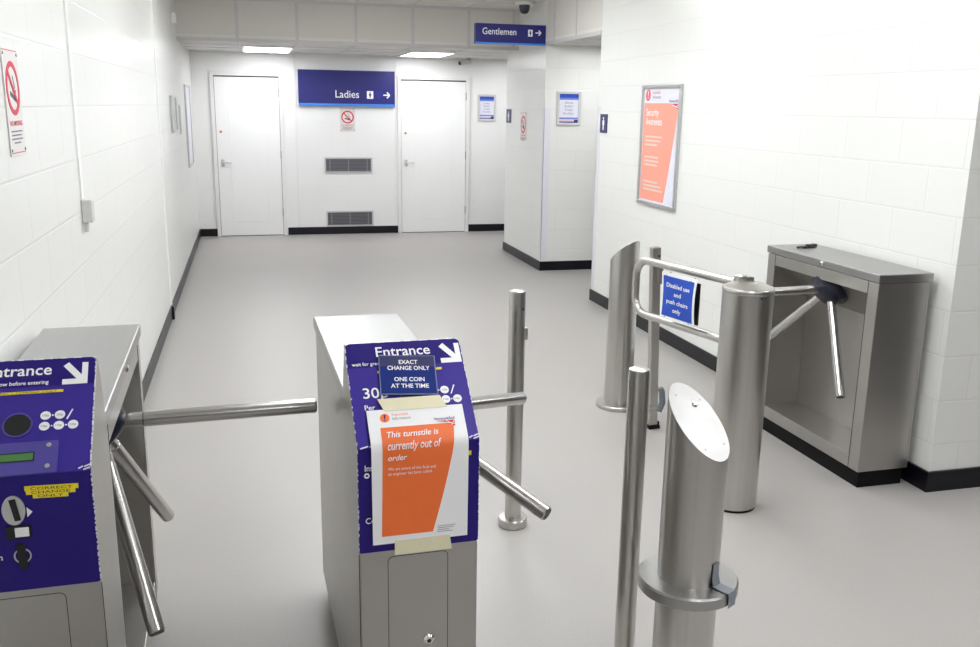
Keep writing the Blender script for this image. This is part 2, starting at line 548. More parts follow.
# ceiling lights -------------------------------------------------------
def ceiling_light(x0, x1, y0, y1, z, mat, label, group, drop=.009):
    t = thing('ceiling_light', ((x0 + x1) / 2, (y0 + y1) / 2, z), label, 'light', group=group)
    a, b = (x1 - x0) / 2, (y1 - y0) / 2
    f = MB()
    r = .03
    f.box(-a, a, -b, -b + r, -.012, -.0005); f.box(-a, a, b - r, b, -.012, -.0005)
    f.box(-a, -a + r, -b + r, b - r, -.012, -.0005); f.box(a - r, a, -b + r, b - r, -.012, -.0005)
    f.build('frame', M['frame_white'], t, smooth=False)
    MB().box(-a + r, a - r, -b + r, b - r, -drop, -.0005).build('diffuser', M[mat], t, smooth=False)
    return t


g = 'lit panels in the low ceiling by the doors'
ceiling_light(-0.035, 0.545, 10.93, 12.02, ZS, 'lamp_soffit', 'lit ceiling panel above the door left of the wide blue sign', g)
ceiling_light(1.885, 2.44, 11.0, 12.05, ZS, 'lamp_soffit', 'lit ceiling panel above the door right of the wide blue sign', g)
for (x, y, lab) in ((0.50, 7.5, 'far left'), (1.74, 7.5, 'far right'), (0.50, 5.3, 'middle left'), (1.74, 5.3, 'middle right'), (0.50, 3.2, 'near left'), (1.74, 3.2, 'near right')):
    ceiling_light(x - .3, x + .3, y - .6, y + .6, ZC, 'lamp_corridor', 'ceiling light panel over the corridor, %s of six' % lab, 'ceiling lights over the corridor', .07)
for (x, y, lab) in ((1.45, 1.0, 'left'), (4.45, 2.3, 'right'), (0.84, -1.3, 'rear left'), (3.4, -.8, 'rear right')):
    ceiling_light(x - .3, x + .3, y - .6, y + .6, ZC, 'lamp_front', 'dimmer ceiling light panel over the ticket side, %s one' % lab, 'ceiling lights over the ticket side')
ceiling_light(3.4, 3.9, 8.15, 8.75, ZS, 'lamp_front', 'ceiling light panel in the recess beside the pillar', 'ceiling lights in the side recesses')
ceiling_light(3.3, 3.8, 11.2, 11.8, ZS, 'lamp_front', 'ceiling light panel in the passage behind the pillar', 'ceiling lights in the side recesses')


# ------------------------------------------------------------------ turnstiles
def tripod_dir(t):
    """unit direction of an arm at turn t round the axis that points out and down"""
    c45 = math.sqrt(.5)
    a = Vector((c45, 0, -c45)); e1 = Vector((c45, 0, c45)); e2 = a.cross(e1)
    return a * c45 + c45 * (e1 * math.cos(t) + e2 * math.sin(t))


def cabinet(root, L, rot, lock_y, hub=(.060, 0, .870)):
    """steel tripod cabinet, arms towards local +x"""
    X0, X1, Y = -.135, .135, .445
    zt, zb = .968, .083
    b = MB()
    fy = .375                                             # half width of the recess
    # shell: back, top, ends, sill, front frame
    b.box(X0, X0 + .012, -Y, Y, zb, zt)
    b.box(X0 + .012, X1, -Y, -fy, zb, zt); b.box(X0 + .012, X1, fy, Y, zb, zt)
    b.box(X0 + .012, X1, -fy, fy, .912, zt)
    b.box(X0 + .012, X1, -fy, fy, zb, .148)
    b.box(X0 + .012, -.075, -fy, fy, .148, .912)
    b.build('body', M['steel'], root, smooth=False, bevel=.0025)
    # sloping panel that carries the hub
    s = MB()
    s.rings([[Vector((.093, y, .9125)), Vector((-.075, y, .744)), Vector((-.075, y, .9125))] for y in (-fy, fy)])
    s.build('sloping_panel', M['steel'], root, smooth=False)
    for q in (-fy, fy):
        m2 = MB(); m2.box(X1, X1 + .0012, q - .0015, q + .0015, zb, zt)
        m2.build('seam', M['gap'], root, smooth=False)
    l = MB()
    l.box(-.142, .142, -.452, .452, .972, 1.010)
    l.build('lid', M['steel_lid'], root, smooth=False, bevel=.004)
    p = MB()
    p.box(-.12, .117, -.43, .43, 0, .083)
    p.build('plinth', M['plinth'], root, smooth=False)
    MB().lathe([(.011, 0), (.011, .004), (.007, .007)], (.142, lock_y, .992), (1, 0, 0)).build('lid_lock', M['chrome'], root)
    h = Vector(hub)
    c45 = math.sqrt(.5)
    ax = Vector((c45, 0, -c45))
    hb = MB()
    hb.lathe([(.098, -.07), (.098, .008), (.092, .018), (.078, .026), (.070, .046), (.055, .062), (.03, .068), (.0, .069)], h, ax, 40)
    hb.build('hub', M['hub'], root)
    for k in range(3):
        d = tripod_dir(rot + k * 2 * PI / 3)
        a = MB()
        a.cyl(h + d * .065, h + d * .125, .0205, 24)
        a.cyl(h + d * .125, h + d * L, .0215, 28, .003)
        am = a.build('arm', M['steel_arm'], root)
        e = MB(); e.cyl(h + d * (L - .001), h + d * (L + .0015), .0175, 20)
        e.build('end_cap', M['black'], am)


FOLD, FRONT, KS = 0.988, -.725, 1.07      # height and front of the fascia's fold, size of its print


def pedestal(root, px, side):
    """payment pillar in front of the cabinet with a two part violet fascia; px = its middle in local x"""
    w = .133
    prof = [(FRONT, 0.012), (FRONT, FOLD), (-.525, 1.165), (-.510, 1.165), (-.475, 1.06), (-.458, .968), (-.4535, .93), (-.4535, 0.012)]
    b = MB()
    b.rings([[Vector((px + s * w, y, z)) for y, z in prof] for s in (-1, 1)])
    b.build('pedestal', M['steel'], root, smooth=False, bevel=.003)
    # pale joint down each flank and the door in the front
    m = MB()
    for s in (-1, 1):
        m.box(px + s * w - .001, px + s * w + .001, FRONT + .003, FRONT + .007, 0.02, FOLD - .25)
    fl = plane((px, FRONT, FOLD), (1, 0, 0), (0, 0, 1), KS)
    o = rounded(-.066, .061, -.88, -.243, .012, 5)
    n = len(o)
    for i in range(n):
        a, c = o[i], o[(i + 1) % n]
        if math.hypot(a[0] - c[0], a[1] - c[1]) > 1e-5: m.bar(*a, *c, .0014, fl, 0, .0006)
    m.build('panel_joint', M['gap'], root, smooth=False)
    lk = MB()
    lk.lathe([(.013, 0), (.013, .006), (.009, .009)], fl(.0196, -.4443, 0), (0, -1, 0), 24)
    lo = lk.build('door_lock', M['chrome'], root)
    k = MB(); k.disc(.0196, -.4455, .0045, fl, .009, .0095, 16)
    k.build('keyhole', M['black'], lo, smooth=False)
    # fascia
    fu = plane((px, FRONT, FOLD), (1, 0, 0), (0, .200, .177), KS)
    hw = .1255
    up = MB()
    up.slab(rounded(-hw, hw, -.004, .248, .012, 5, (0, 0, 1, 1)), fu, .0005, .006)
    up.build('fascia', M['violet'], root, smooth=False, bevel=.0015)
    he = MB(); he.slab(rounded(-hw + .002, hw - .002, .186, .2465, .011, 5, (0, 0, 1, 1)), fu, .006, .0066)
    he.build('header_band', M['violet_dark'], root, smooth=False)
    lo = MB()
    lo.slab(rounded(-hw, hw, -.2265, .0025, .006, 4, (1, 1, 0, 0)), fl, .0005, .006)
    lo.build('lower_fascia', M['violet_dark'], root, smooth=False, bevel=.0015)
    # chipped white edges
    e = MB()
    rnd = random.Random(11 if side > 0 else 5)
    for s in (-1, 1):
        v = .004
        while v < .236:
            d = rnd.uniform(.003, .012)
            ww = rnd.uniform(.0006, .0024) if side < 0 else rnd.uniform(.0004, .0015)
            e.rect(*sorted((s * hw + s * .0006, s * (hw - ww))), v, min(v + d, .238), fu, .0045, .0068)
            v += d + (rnd.uniform(.0, .003) if side < 0 else rnd.uniform(.002, .022))
        v = -.22
        while v < -.008:
            d = rnd.uniform(.002, .009)
            ww = rnd.uniform(.0005, .0014)
            e.rect(*sorted((s * hw + s * .0006, s * (hw - ww))), v, v + d, fl, .0045, .0068)
            v += d + (rnd.uniform(.001, .008) if side < 0 else rnd.uniform(.002, .020))
    u = -hw + .01
    while u < hw - .02:
        d = rnd.uniform(.003, .02)
        e.rect(u, u + d, .2463, .2485, fu, .004, .0068)
        u += d + rnd.uniform(.002, .02)
    for (u0, u1, v) in ((-.12, -.104, -.004), (-.101, -.094, -.002), (.104, .112, .001), (.113, .1245, -.002), (.114, .1235, .004)):
        e.bar(u0, v, u1, v + .004, .0026, fu, .006, .0069)
    e.build('worn_edge', M['worn'], root, smooth=False)
    # white print
    if side < 0:
        fu_, fl_ = fu, fl
        fu = lambda u, v, n=0.0: fu_(u - (.011 if v > .18 else .006), v - .003, n)
        fl = lambda u, v, n=0.0: fl_(u - .006, v, n)
    else:
        fu_ = fu
        fu = lambda u, v, n=0.0: fu_(u, v - .003, n)
    t = MB()
    N = .0070
    t.text('Entrance', -.0612, .2137, .0240, fu, N, width=.1175, bold=.012)
    t.text('wait for green arrow before entering', -.1149, .1925, .0085, fu, N, width=.167, bold=.01)
    t.text('30p', -.1000, .1128, .0245, fu, N, width=.052, bold=.01)
    t.text('Per', -.1003, .0850, .0115, fu, N, width=.0215, bold=.006)
    t.text('Insert coins', -.1115, -.0470, .0125, fl, N, width=.070, bold=.008)
    t.text('Coin return', -.1115, -.1610, .0125, fl, N, width=.080, bold=.008)
    t.build('lettering', M['white'], root, smooth=False)
    a = MB()
    a.slab([(.0765, .1885), (.1220, .1885), (.1220, .2378), (.1110, .2378), (.1110, .2092), (.0865, .2395), (.0770, .2310), (.1022, .2005), (.0765, .2005)], fu, .0066, N)
    a.build('arrow', M['white'], root, smooth=False)
    for (u, v, sx) in ((.047, .1215, '10p'), (.072, .1215, '20p'), (.0462, .0985, '10p'), (.0713, .0985, '10p'), (.0961, .0985, '10p')):
        c = MB(); c.disc(u, v, .0092, fu, .006, N, 24); c_ = c.build('coin_symbol', M['white'], root, smooth=False)
        c = MB(); c.text(sx, u, v - .0022, .0046, fu, .0073, align='C', width=.011); c.build('coin_print', M['grey_print'], c_, smooth=False)
    for (u, v) in ((.0595, .1215), (.0588, .0985), (.0838, .0985)):
        c = MB(); c.disc(u, v, .0016, fu, .006, N, 10); c.build('plus_dot', M['white'], root, smooth=False)
    c = MB(); c.bar(.0846, .1110, .0938, .1320, .0024, fu, .006, N); c.build('slash', M['white'], root, smooth=False)
    c = MB(); c.ring(-.1075, -.0570, .0028, .0056, fl, .006, N, 20); c.build('ring_symbol', M['white'], root, smooth=False)
    # yellow printed strip
    y = MB(); y.rect(-.0640, .0745, .1722, .1775, fu, .006, .0075)
    yo = y.build('yellow_strip', M['yellow'], root, smooth=False)
    y = MB(); y.text('CORRECT CHANGE ONLY', -.058, .1732, .0034, fu, .0079, width=.122)
    y.build('strip_lettering', M['ink'], yo, smooth=False)
    # round dark speaker
    d = MB(); d.ring(.0, .104, .0232, .0262, fu, .006, .009)
    so = d.build('speaker_rim', M['violet_plate'], root, smooth=False)
    d = MB(); d.disc(.0, .104, .0232, fu, .006, .0078, 32)
    d.build('speaker', M['dark'] if side > 0 else M['black'], so, smooth=False)
    # display plate with green screen
    d = MB(); d.slab(rounded(-.095, .074, -.0005, .066, .004, 4), fu, .006, .0095)
    do = d.build('display_plate', M['violet_plate'], root, smooth=False, bevel=.001)
    d = MB(); d.rect(-.0805, .0345, .0255, .0445, fu, .0095, .0099); d.build('screen_rim', M['ink'], do, smooth=False)
    d = MB(); d.rect(-.078, .032, .0280, .0420, fu, .0095, .0103); d.build('screen', M['lcd'], do, smooth=False)
    for (u, v) in ((.0578, .0562), (.0576, .0130), (-.082, .0562), (-.082, .0130)):
        d = MB(); d.disc(u, v, .0046, fu, .0095, .0112, 16); d.build('screw', M['chrome'], do)
    # coin slot, reject button, return chute
    d = MB(); d.disc(-.0042, -.0645, .0195, fl, .006, .0085, 36, .0288)
    co = d.build('coin_plate', M['aluminium'], root, smooth=False)
    d = MB(); d.slab([(-.0035, -.085), (.0065, -.0835), (.0000, -.042), (-.0105, -.0435)], fl, .0085, .0105)
    d.build('coin_slot', M['black'], co, smooth=False)
    d = MB(); d.slab([(.0175, -.0800), (.0265, -.0705), (.0175, -.0610)], fl, .006, .0075)
    d.build('pointer', M['white'], root, smooth=False)
    d = MB(); d.rect(-.0205, .0215, -.1205, -.0955, fl, .006, .0085); bo = d.build('reject_button', M['black'], root, smooth=False)
    d = MB(); d.rect(-.0055, .0180, -.1165, -.0985, fl, .0085, .0115); d.build('button_cap', M['white'], bo, smooth=False, bevel=.001)
    d = MB(); d.ring(.0025, -.156, .0125, .0150, fl, .006, .0078, 28); ro = d.build('return_rim', M['aluminium'], root, smooth=False)
    d = MB(); d.slab([(-.0045, -.181), (.0105, -.181), (.0080, -.1315), (-.0065, -.1315)], fl, .006, .0088)
    d.build('return_slot', M['black'], ro, smooth=False)
    # yellow stepped labels
    for (u0, u1, v0, v1, s, tw) in ((.0185, .1155, -.0305, -.0205, 'CORRECT', .076), (.0205, .1095, -.0385, -.0300, 'CHANGE', .070), (.0320, .0960, -.0465, -.0382, 'ONLY', .046)):
        q = plane(fl(0, 0, 0), (1, 0, -.03 if side > 0 else -.03), (0, 0, 1))
        d = MB(); d.rect(u0, u1, v0, v1, q, .006, .0074)
        yo = d.build('yellow_label', M['yellow'], root, smooth=False)
        d = MB(); d.text(s, (u0 + u1) / 2, v0 + .0018, .0056, q, .0078, width=tw, align='C')
        d.build('label_lettering', M['ink'], yo, smooth=False)
    return fu_, fl


T_YAW = .020
left = thing('turnstile', (-.494, 2.555, 0), 'steel turnstile against the left wall with violet Entrance fascia, coin slot and green display', 'turnstile', T_YAW, 'tripod turnstiles')
cabinet(left, .600, -.033, .0, (.050, 0, .842))
pedestal(left, .0135, -1)
mid = thing('turnstile', (.332, 2.560, 0), 'free-standing steel turnstile in the middle with an orange out of order notice taped on', 'turnstile', T_YAW, 'tripod turnstiles')
cabinet(mid, .535, -.77, .0, (.078, 0, .812))
mid_fu, mid_fl = pedestal(mid, -.019, 1)
right = thing('turnstile', (2.782, 3.818, 0), 'low steel turnstile cabinet along the right wall with its arms facing left and no fascia', 'turnstile', PI + .008, 'tripod turnstiles')
cabinet(right, .565, -.10, .035, (.060, 0, .860))

# --- notice taped across the fold of the middle turnstile's fascia -----------------
mid_m = Matrix.Translation(mid.location) @ Matrix.Rotation(T_YAW, 4, 'Z')
note_root = mid_m @ Vector((-.019, FRONT - .015, FOLD))


def note_map(u, s, n=0.0):
    """sheet that bends over the fold: s > 0 lies on the sloping part"""
    n = n + .0125
    r = .02
    def at(s):
        if s >= 0: return mid_fu(u, s, 0), (mid_fu(0, 0, 1) - mid_fu(0, 0, 0))
        return mid_fl(u, s, 0), (mid_fl(0, 0, 1) - mid_fl(0, 0, 0))
    nu = (mid_fu(0, 0, 1) - mid_fu(0, 0, 0)); nl = (mid_fl(0, 0, 1) - mid_fl(0, 0, 0))
    k = min(1, max(0, (s + r) / (2 * r))); k = k * k * (3 - 2 * k)
    nn = (nu * k + nl * (1 - k)).normalized()
    p = mid_fu(u, s, 0) if s >= 0 else mid_fl(u, s, 0)
    return p + nn * n - Vector((-.019, FRONT - .015, FOLD))


def bent_strip(mb, poly_at, s_list, n0, n1):
    """sheet built from rows: poly_at(s) -> (u_left, u_right)"""
    front, back = [], []
    for s in s_list:
        a, b = poly_at(s)
        us = [a + (b - a) * i / 6 for i in range(7)]
        front.append([mb.bm.verts.new(note_map(u, s, n1)) for u in us])
        back.append([mb.bm.verts.new(note_map(u, s, n0)) for u in us])
    for g_ in (front, back):
        for A, B in zip(g_, g_[1:]):
            for i in range(6): mb.bm.faces.new((A[i], A[i + 1], B[i + 1], B[i]))
    for A, B in ((front[0], back[0]), (front[-1], back[-1])):
        for i in range(6): mb.bm.faces.new((A[i], A[i + 1], B[i + 1], B[i]))
    for j in (0, 6):
        for i in range(len(s_list) - 1):
            mb.bm.faces.new((front[i][j], front[i + 1][j], back[i + 1][j], back[i][j]))
    return mb


def rows(s0, s1, n=28):
    return [s0 + (s1 - s0) * i / n for i in range(n + 1)]


note = thing('paper_notice', note_root, 'white paper notice with orange panel saying the turnstile is out of order', 'notice', T_YAW)
bent_strip(MB(), lambda s: (-.0985 - .003 * (s + .06), .1005 + .006 * (s + .06)), rows(-.207, .0775), 0, .0008).build('sheet', M['paper'], note)


def orange_edges(s):
    t = (.0345 - s) / .225
    return (-.0752 - .0045 * t, .0765 - .036 * t - .0145 * t * t)


bent_strip(MB(), orange_edges, rows(-.190, .0355), .0008, .0013).build('orange_panel', M['orange'], note)
m = MB()
m.text('This turnstile is', -.0645, .0125, .0118, note_map, .0032, width=.1056, bold=.012, shear=.25)
m.text('currently out of', -.0660, -.0065, .0118, note_map, .0032, width=.110, bold=.012, shear=.25)
m.text('order', -.0655, -.0260, .0118, note_map, .0032, width=.0385, bold=.012, shear=.25)
m.text('We are aware of this fault and', -.0655, -.0470, .0062, note_map, .0022, width=.097, lean=-.02)
m.text('an engineer has been called.', -.0657, -.0576, .0062, note_map, .0022, width=.0905, lean=-.01)
m.build('lettering', M['white'], note, smooth=False)
m = MB(); m.disc(-.0636, .0574, .0098, note_map, .0008, .0014, 28); ib = m.build('warning_badge', M['orange'], note, smooth=False)
m = MB(); m.slab([(-.0648, .0555), (-.0628, .0555), (-.0615, .0645), (-.0652, .0640)], note_map, .0014, .0018); m.disc(-.0640, .0525, .0014, note_map, .0014, .0018, 12)
m.build('exclamation_mark', M['violet_dark'], ib, smooth=False)
m = MB(); m.text('Important', -.048, .0610, .0062, note_map, .0014, width=.033); m.build('heading', M['orange'], note, smooth=False)
m = MB(); m.text('Information', -.048, .0520, .0062, note_map, .0014, width=.037)
for k in range(4): m.bar(.036, -.1795 - .0042 * k, (.074, .070, .060, .067)[k], -.1793 - .0042 * k, .0010, note_map, .0008, .0013)
m.build('small_print', M['grey_print'], note, smooth=False)
m = MB(); m.text('NetworkRail', .0366, .0438, .0058, note_map, .0014, width=.043, bold=.01); m.build('logo_lettering', M['navy'], note, smooth=False)
m = MB(); m.slab([(.0410, .0415), (.0790, .0415), (.0785, .0275), (.0700, .0315), (.0560, .0375)], note_map, .0013, .0017)
lg = m.build('logo_flash', M['red'], note, smooth=False)
m = MB()
m.bar(.050, .0385, .079, .0325, .0013, note_map, .0017, .0020); m.bar(.061, .0405, .0715, .0345, .0013, note_map, .0017, .0020); m.bar(.071, .0300, .0775, .0395, .0013, note_map, .0017, .0020)
m.build('logo_line', M['white'], lg, smooth=False)
# cream tape top and bottom
m = MB()
bent_strip(m, lambda s: (-.0725 + (.100 - s) * .38, .0570 + (.104 - s) * .40), rows(.0735, .1025, 6), .0010, .0017)
m.build('tape', M['masking'], note)
m = MB()
bent_strip(m, lambda s: (-.0535, .0625 - (s + .206) * .15), rows(-.2335, -.2015, 6), .0010, .0017)
m.build('tape', M['masking'], note)

# --- blue card "EXACT CHANGE ONLY" ----------------------------------------------
card_o = mid_m @ mid_fu(-.001, .158, .012)
card = thing('blue_card', card_o, 'small dark blue card asking for exact change on the middle turnstile', 'card', T_YAW)
ca = -.075
fc = plane((0, 0, 0), (math.cos(ca), .7488 * math.sin(ca), .6628 * math.sin(ca)), (-math.sin(ca), .7488 * math.cos(ca), .6628 * math.cos(ca)), KS)
m = MB(); m.rect(-.0605, .0605, -.0490, .0480, fc, -.001, .001); m.build('sleeve', M['clear_sleeve'], card, smooth=False)
m = MB(); m.rect(-.0585, .0580, -.0465, .0460, fc, .001, .0016); m.build('blue_face', M['card_blue'], card, smooth=False)
m = MB()
for s, v, w in (('EXACT', .0260, .040), ('CHANGE ONLY', .0110, .090), ('ONE COIN', -.0170, .064), ('AT THE TIME', -.0330, .080)):
    m.text(s, .002, v, .0098, fc, .0021, width=w, bold=.02, align='C')
m.build('lettering', M['white'], card, smooth=False)
m = MB(); m.rect(-.0585, .0580, .0200, .0460, fc, .0016, .0018); m.build('dark_band', M['navy_dark'], card, smooth=False)

# --- black strap lying on the right cabinet's lid ----------------------------------
ob = thing('black_bracket', (2.800, 4.145, 1.0105), 'small flat black bracket lying on the right turnstile cabinet lid', 'bracket', .45)
m = MB(); m.box(-.012, .062, -.016, .012, 0, .016); m.box(-.045, -.012, -.012, .010, 0, .010); m.build('bracket_body', M['black'], ob, smooth=False, bevel=.003)
m = MB(); m.tube([(-.045, 0, .008), (-.075, .008, .007), (-.085, .012, .006)], .006, 10); m.build('stub', M['dark'], ob)


# ------------------------------------------------------------------ posts and bollards
def post(loc, h, r, label, flange=True):
    t = thing('steel_post', (loc[0], loc[1], 0), label, 'post', group='slim round steel posts')
    m = MB(); m.lathe([(r, 0.0 if not flange else .03), (r, h - .012), (r * .96, h - .006), (r * .6, h - .001), (0, h)], seg=36); m.build('tube', M['steel_tube'], t)
    if flange:
        m = MB(); m.lathe([(.056, 0), (.060, .003), (.060, .034), (.057, .038), (r, .039)], seg=40); m.build('base_collar', M['steel_tube'], t)
    return t


pA = post((.997, 3.372), 1.003, .0335, 'slim steel post with round base collar beside the middle turnstile')
m = MB(); m.box(.028, .040, -.016, .012, .80, .85); m.cyl((.04, -.002, .845), (.04, -.002, .80), .006, 10); m.build('latch_plate', M['steel_tube'], pA, bevel=.002)
m = MB(); m.lathe([(.006, 0), (.006, .003)], (.014, -.0315, .93), (.3, -1, 0), 12); m.build('screw', M['gap'], pA)
pB = post((1.027, 2.258), 1.000, .0300, 'slim steel post in front of the sloping-topped bollards, base out of view')


def cut_bollard(loc, r, zc, grad, label, flange_z, flange_r, flange_h=.026):
    """round bollard with a 45 degree cut; grad = slope of the cut in x and y"""
    t = thing('steel_bollard', (loc[0], loc[1], 0), label, 'bollard', group='steel bollards with a slanted top')
    seg = 64
    ring = lambda z, rr: [Vector((rr * math.cos(2 * PI * i / seg), rr * math.sin(2 * PI * i / seg), z)) for i in range(seg)]
    top = [Vector((p.x, p.y, zc + grad[0] * p.x + grad[1] * p.y)) for p in ring(0, r)]
    m = MB(); m.rings([ring(0, r), top]); m.build('tube', M['steel_tube'], t)
    U = Vector((1, 0, grad[0])).normalized()
    nrm = Vector((-grad[0], -grad[1], 1)).normalized()
    n2 = Vector((p_ for p_ in nrm))
    out = [p + n2 * .0005 for p in [Vector((q.x, q.y, zc + grad[0] * q.x + grad[1] * q.y)) for q in ring(0, r * 1.0)]]
    m = MB(); m.rings([out, [p + n2 * .002 for p in out]])
    fp = m.build('face_plate', M['steel_plate'], t)
    m = MB()
    m.lathe([(r + .0005, 0), (flange_r - .003, 0), (flange_r, .004), (flange_r, flange_h - .006), (flange_r - .004, flange_h - .001), (r + .0005, flange_h)], (0, 0, flange_z), seg=64)
    m.build('collar', M['steel_lid'] if flange_z > .1 else M['steel_tube'], t)
    S = lambda x, y, n=0: Vector((x, y, zc + grad[0] * x + grad[1] * y)) + n2 * n
    return t, fp, S, n2


C, fp, S, n2 = cut_bollard((1.114, 2.060), .083, .901, (-.52, .90), 'nearest steel bollard with bright slanted top plate and a collar with grey tape', .424, .136, .036)
m = MB(); m.lathe([(.0085, 0), (.0085, .003), (.005, .006)], S(.004, .040, .002), n2, 20); sc = m.build('bolt', M['chrome'], fp)
for (x, y) in ((-.052, .040), (.030, .060), (.062, -.028), (-.012, -.066)):
    m = MB(); m.lathe([(.0032, 0), (.0032, .001)], S(x, y, .0019), n2, 12); m.build('screw', M['grey_metal'], fp)
# grey tape down the tube and over the collar
m = MB()
ang = math.radians(-60)
dr, tg = Vector((math.cos(ang), math.sin(ang), 0)), Vector((-math.sin(ang), math.cos(ang), 0))
path = [(.0845, .525, .013), (.0845, .485, .015), (.090, .4625, .017), (.110, .4615, .018), (.1355, .4615, .018), (.1385, .456, .018), (.1385, .420, .017)]
for off in (0, .0008):
    pass
A_, B_ = [], []
for (rr, z, hw) in path:
    A_.append([dr * rr + tg * (-hw) + Vector((0, 0, z)), dr * rr + tg * hw + Vector((0, 0, z))])
    B_.append([dr * (rr + .001) + tg * hw + Vector((0, 0, z + .001)), dr * (rr + .001) + tg * (-hw) + Vector((0, 0, z + .001))])
m.rings([a + b for a, b in zip(A_, B_)])
m.build('tape', M['duct'], C)
D, fpD, _, _ = cut_bollard((2.034, 4.750), .081, .908, (.42, -.80), 'far steel bollard with slanted top and floor collar beyond the gate', 0.0, .128)

# drum bollard that carries the gate
E_ = thing('steel_bollard', (2.003, 3.358, 0), 'thick steel bollard with shallow domed top that carries the swing gate', 'bollard')
m = MB(); m.lathe([(.106, .012), (.106, .960)], seg=64); m.build('tube', M['steel_tube'], E_)
m = MB(); m.lathe([(.102, 0), (.102, .012)], seg=48); m.build('base_ring', M['plinth'], E_)
m = MB(); m.lathe([(.1065, .961), (.1080, .964), (.1080, .976), (.104, .982), (.055, 1.001), (.03, 1.006), (0, 1.007)], seg=64); m.build('domed_cap', M['steel_tube'], E_)
m = MB(); m.lathe([(.026, .999), (.026, 1.024), (.020, 1.030), (0, 1.031)], (-.022, .03, 0), seg=10); m.box(-.02, .022, .0, .035, 1.001, 1.022); m.build('cap_nut', M['steel_tube'], E_)
m = MB(); m.lathe([(.0045, 0), (.0045, .003)], (-.001, -.1075, .952), (0, -1, 0), 12); m.build('screw', M['gap'], E_)

# gate on the drum -----------------------------------------------------------------
GA = math.radians(14)
gate = thing('swing_gate', (2.030, 3.358, 0), 'tubular steel swing gate loop between the drum bollard and the square post', 'gate', PI / 2 + GA)
zt, zb, xe, rb, r0 = .980, .712, .800, .085, .019
pts = [(.116, 0, zt), (.3, 0, zt), (.5, 0, zt)]
for k in range(9):
    a = PI / 2 - PI / 2 * k / 8
    pts.append((xe - rb + rb * math.cos(a), 0, zt - rb + rb * math.sin(a)))
for k in range(9):
    a = -PI / 2 * k / 8
    pts.append((xe - rb + rb * math.cos(a), 0, zb + rb + rb * math.sin(a)))
pts += [(.5, 0, zb), (.3, 0, zb), (.116, 0, zb)]
m = MB(); m.tube(pts, r0, 20); m.build('rail_loop', M['steel_tube'], gate)

# blue sign tied between the rails: own thing
gs_o = Matrix.Translation((2.030, 3.358, 0)) @ Matrix.Rotation(PI / 2 + GA, 4, 'Z') @ Vector((.424, .038, .848))
gs = thing('gate_sign', gs_o, 'blue Disabled use and push chairs only sign tied to the swing gate', 'sign', PI / 2 + GA)


def gmap(u, v, n=0.0):
    """u runs right as seen from the camera side; slightly bowed plastic"""
    b = .010 * (1 - (v / .1) ** 2) * (u / .11 + .3)
    return Vector((-u, .008 + n + b * .6 + .0, v + .012 * 0))


def bowed(mb, u0, u1, v0, v1, n0, n1, k=8):
    rr = []
    fr = [[mb.bm.verts.new(gmap(u0 + (u1 - u0) * i / k, v0 + (v1 - v0) * j / k, n1)) for i in range(k + 1)] for j in range(k + 1)]
    bk = [[mb.bm.verts.new(gmap(u0 + (u1 - u0) * i / k, v0 + (v1 - v0) * j / k, n0)) for i in range(k + 1)] for j in range(k + 1)]
    for G_ in (fr, bk):
        for j in range(k):
            for i in range(k): mb.bm.faces.new((G_[j][i], G_[j][i + 1], G_[j + 1][i + 1], G_[j + 1][i]))
    for i in range(k):
        for j in (0, k):
            mb.bm.faces.new((fr[j][i], fr[j][i + 1], bk[j][i + 1], bk[j][i]))
            mb.bm.faces.new((fr[i][j], fr[i + 1][j], bk[i + 1][j], bk[i][j]))
    return mb


bowed(MB(), -.122, .122, -.108, .114, 0, .002).build('plate', M['white'], gs)
bowed(MB(), -.110, .108, -.092, .098, .002, .0028).build('blue_panel', M['mid_blue'], gs)
m = MB()
for s, v, w in (('Disabled use', .048, .168), ('and', .010, .052), ('push chairs', -.028, .158), ('only', -.066, .060)):
    m.text(s, .0, v, .0200, gmap, .0042, width=w, bold=.02, align='C')
m.build('lettering', M['white'], gs, smooth=False)
m = MB(); m.box(-.125, .095, -.012, -.006, -.098, .094); m.build('backing_board', M['black'], gs, smooth=False)
for (u, v) in ((-.085, .098), (.085, .098), (-.085, -.096), (.085, -.096)):
    s = 1 if v > 0 else -1
    m = MB(); m.tube([(-u, .014, v), (-u, .002, v + s * .002), (-u, -.010, v + s * .008), (-u, -.012, v + s * .016)], .0022, 8); m.build('cable_tie', M['black'], gs)

# square latch post
F_ = thing('steel_post', (2.072, 4.352, 0), 'slim square steel post with latch fittings behind the swing gate', 'post')
F_.rotation_euler = (0, -.04, 0)
m = MB(); m.box(-.024, .024, -.021, .021, .02, 1.0); m.build('tube', M['steel_tube'], F_, smooth=False, bevel=.004)
m = MB(); m.box(-.03, .036, -.03, .03, 0, .02); m.box(.024, .04, -.012, .012, 0, .035); m.build('base_foot', M['plinth'], F_, smooth=False, bevel=.004)
m = MB(); m.box(-.003, .028, -.046, -.021, .81, .90); m.build('latch_keep', M['steel_tube'], F_, smooth=False, bevel=.002)
m = MB(); m.lathe([(.007, 0), (.007, .004)], (.012, -.0205, .955), (0, -1, 0), 14); m.build('hole_plug', M['gap'], F_)
m = MB(); m.box(-.03, .03, -.027, .027, .11, .135); m.build('clamp', M['steel_arm'], F_, smooth=False, bevel=.002)
m = MB(); m.tube([(.03, -.022, .10), (.046, -.03, .15), (.042, -.03, .21), (.032, -.028, .23)], .017, 12); m.tube([(.046, -.012, .12), (.056, -.012, .17), (.048, -.012, .2)], .012, 10)
m.build('drop_bolt_grip', M['duct'], F_)


# ------------------------------------------------------------------ signs and notices
WFAR = lambda x, z: plane((x, YF, z), (1, 0, 0), (0, 0, 1))


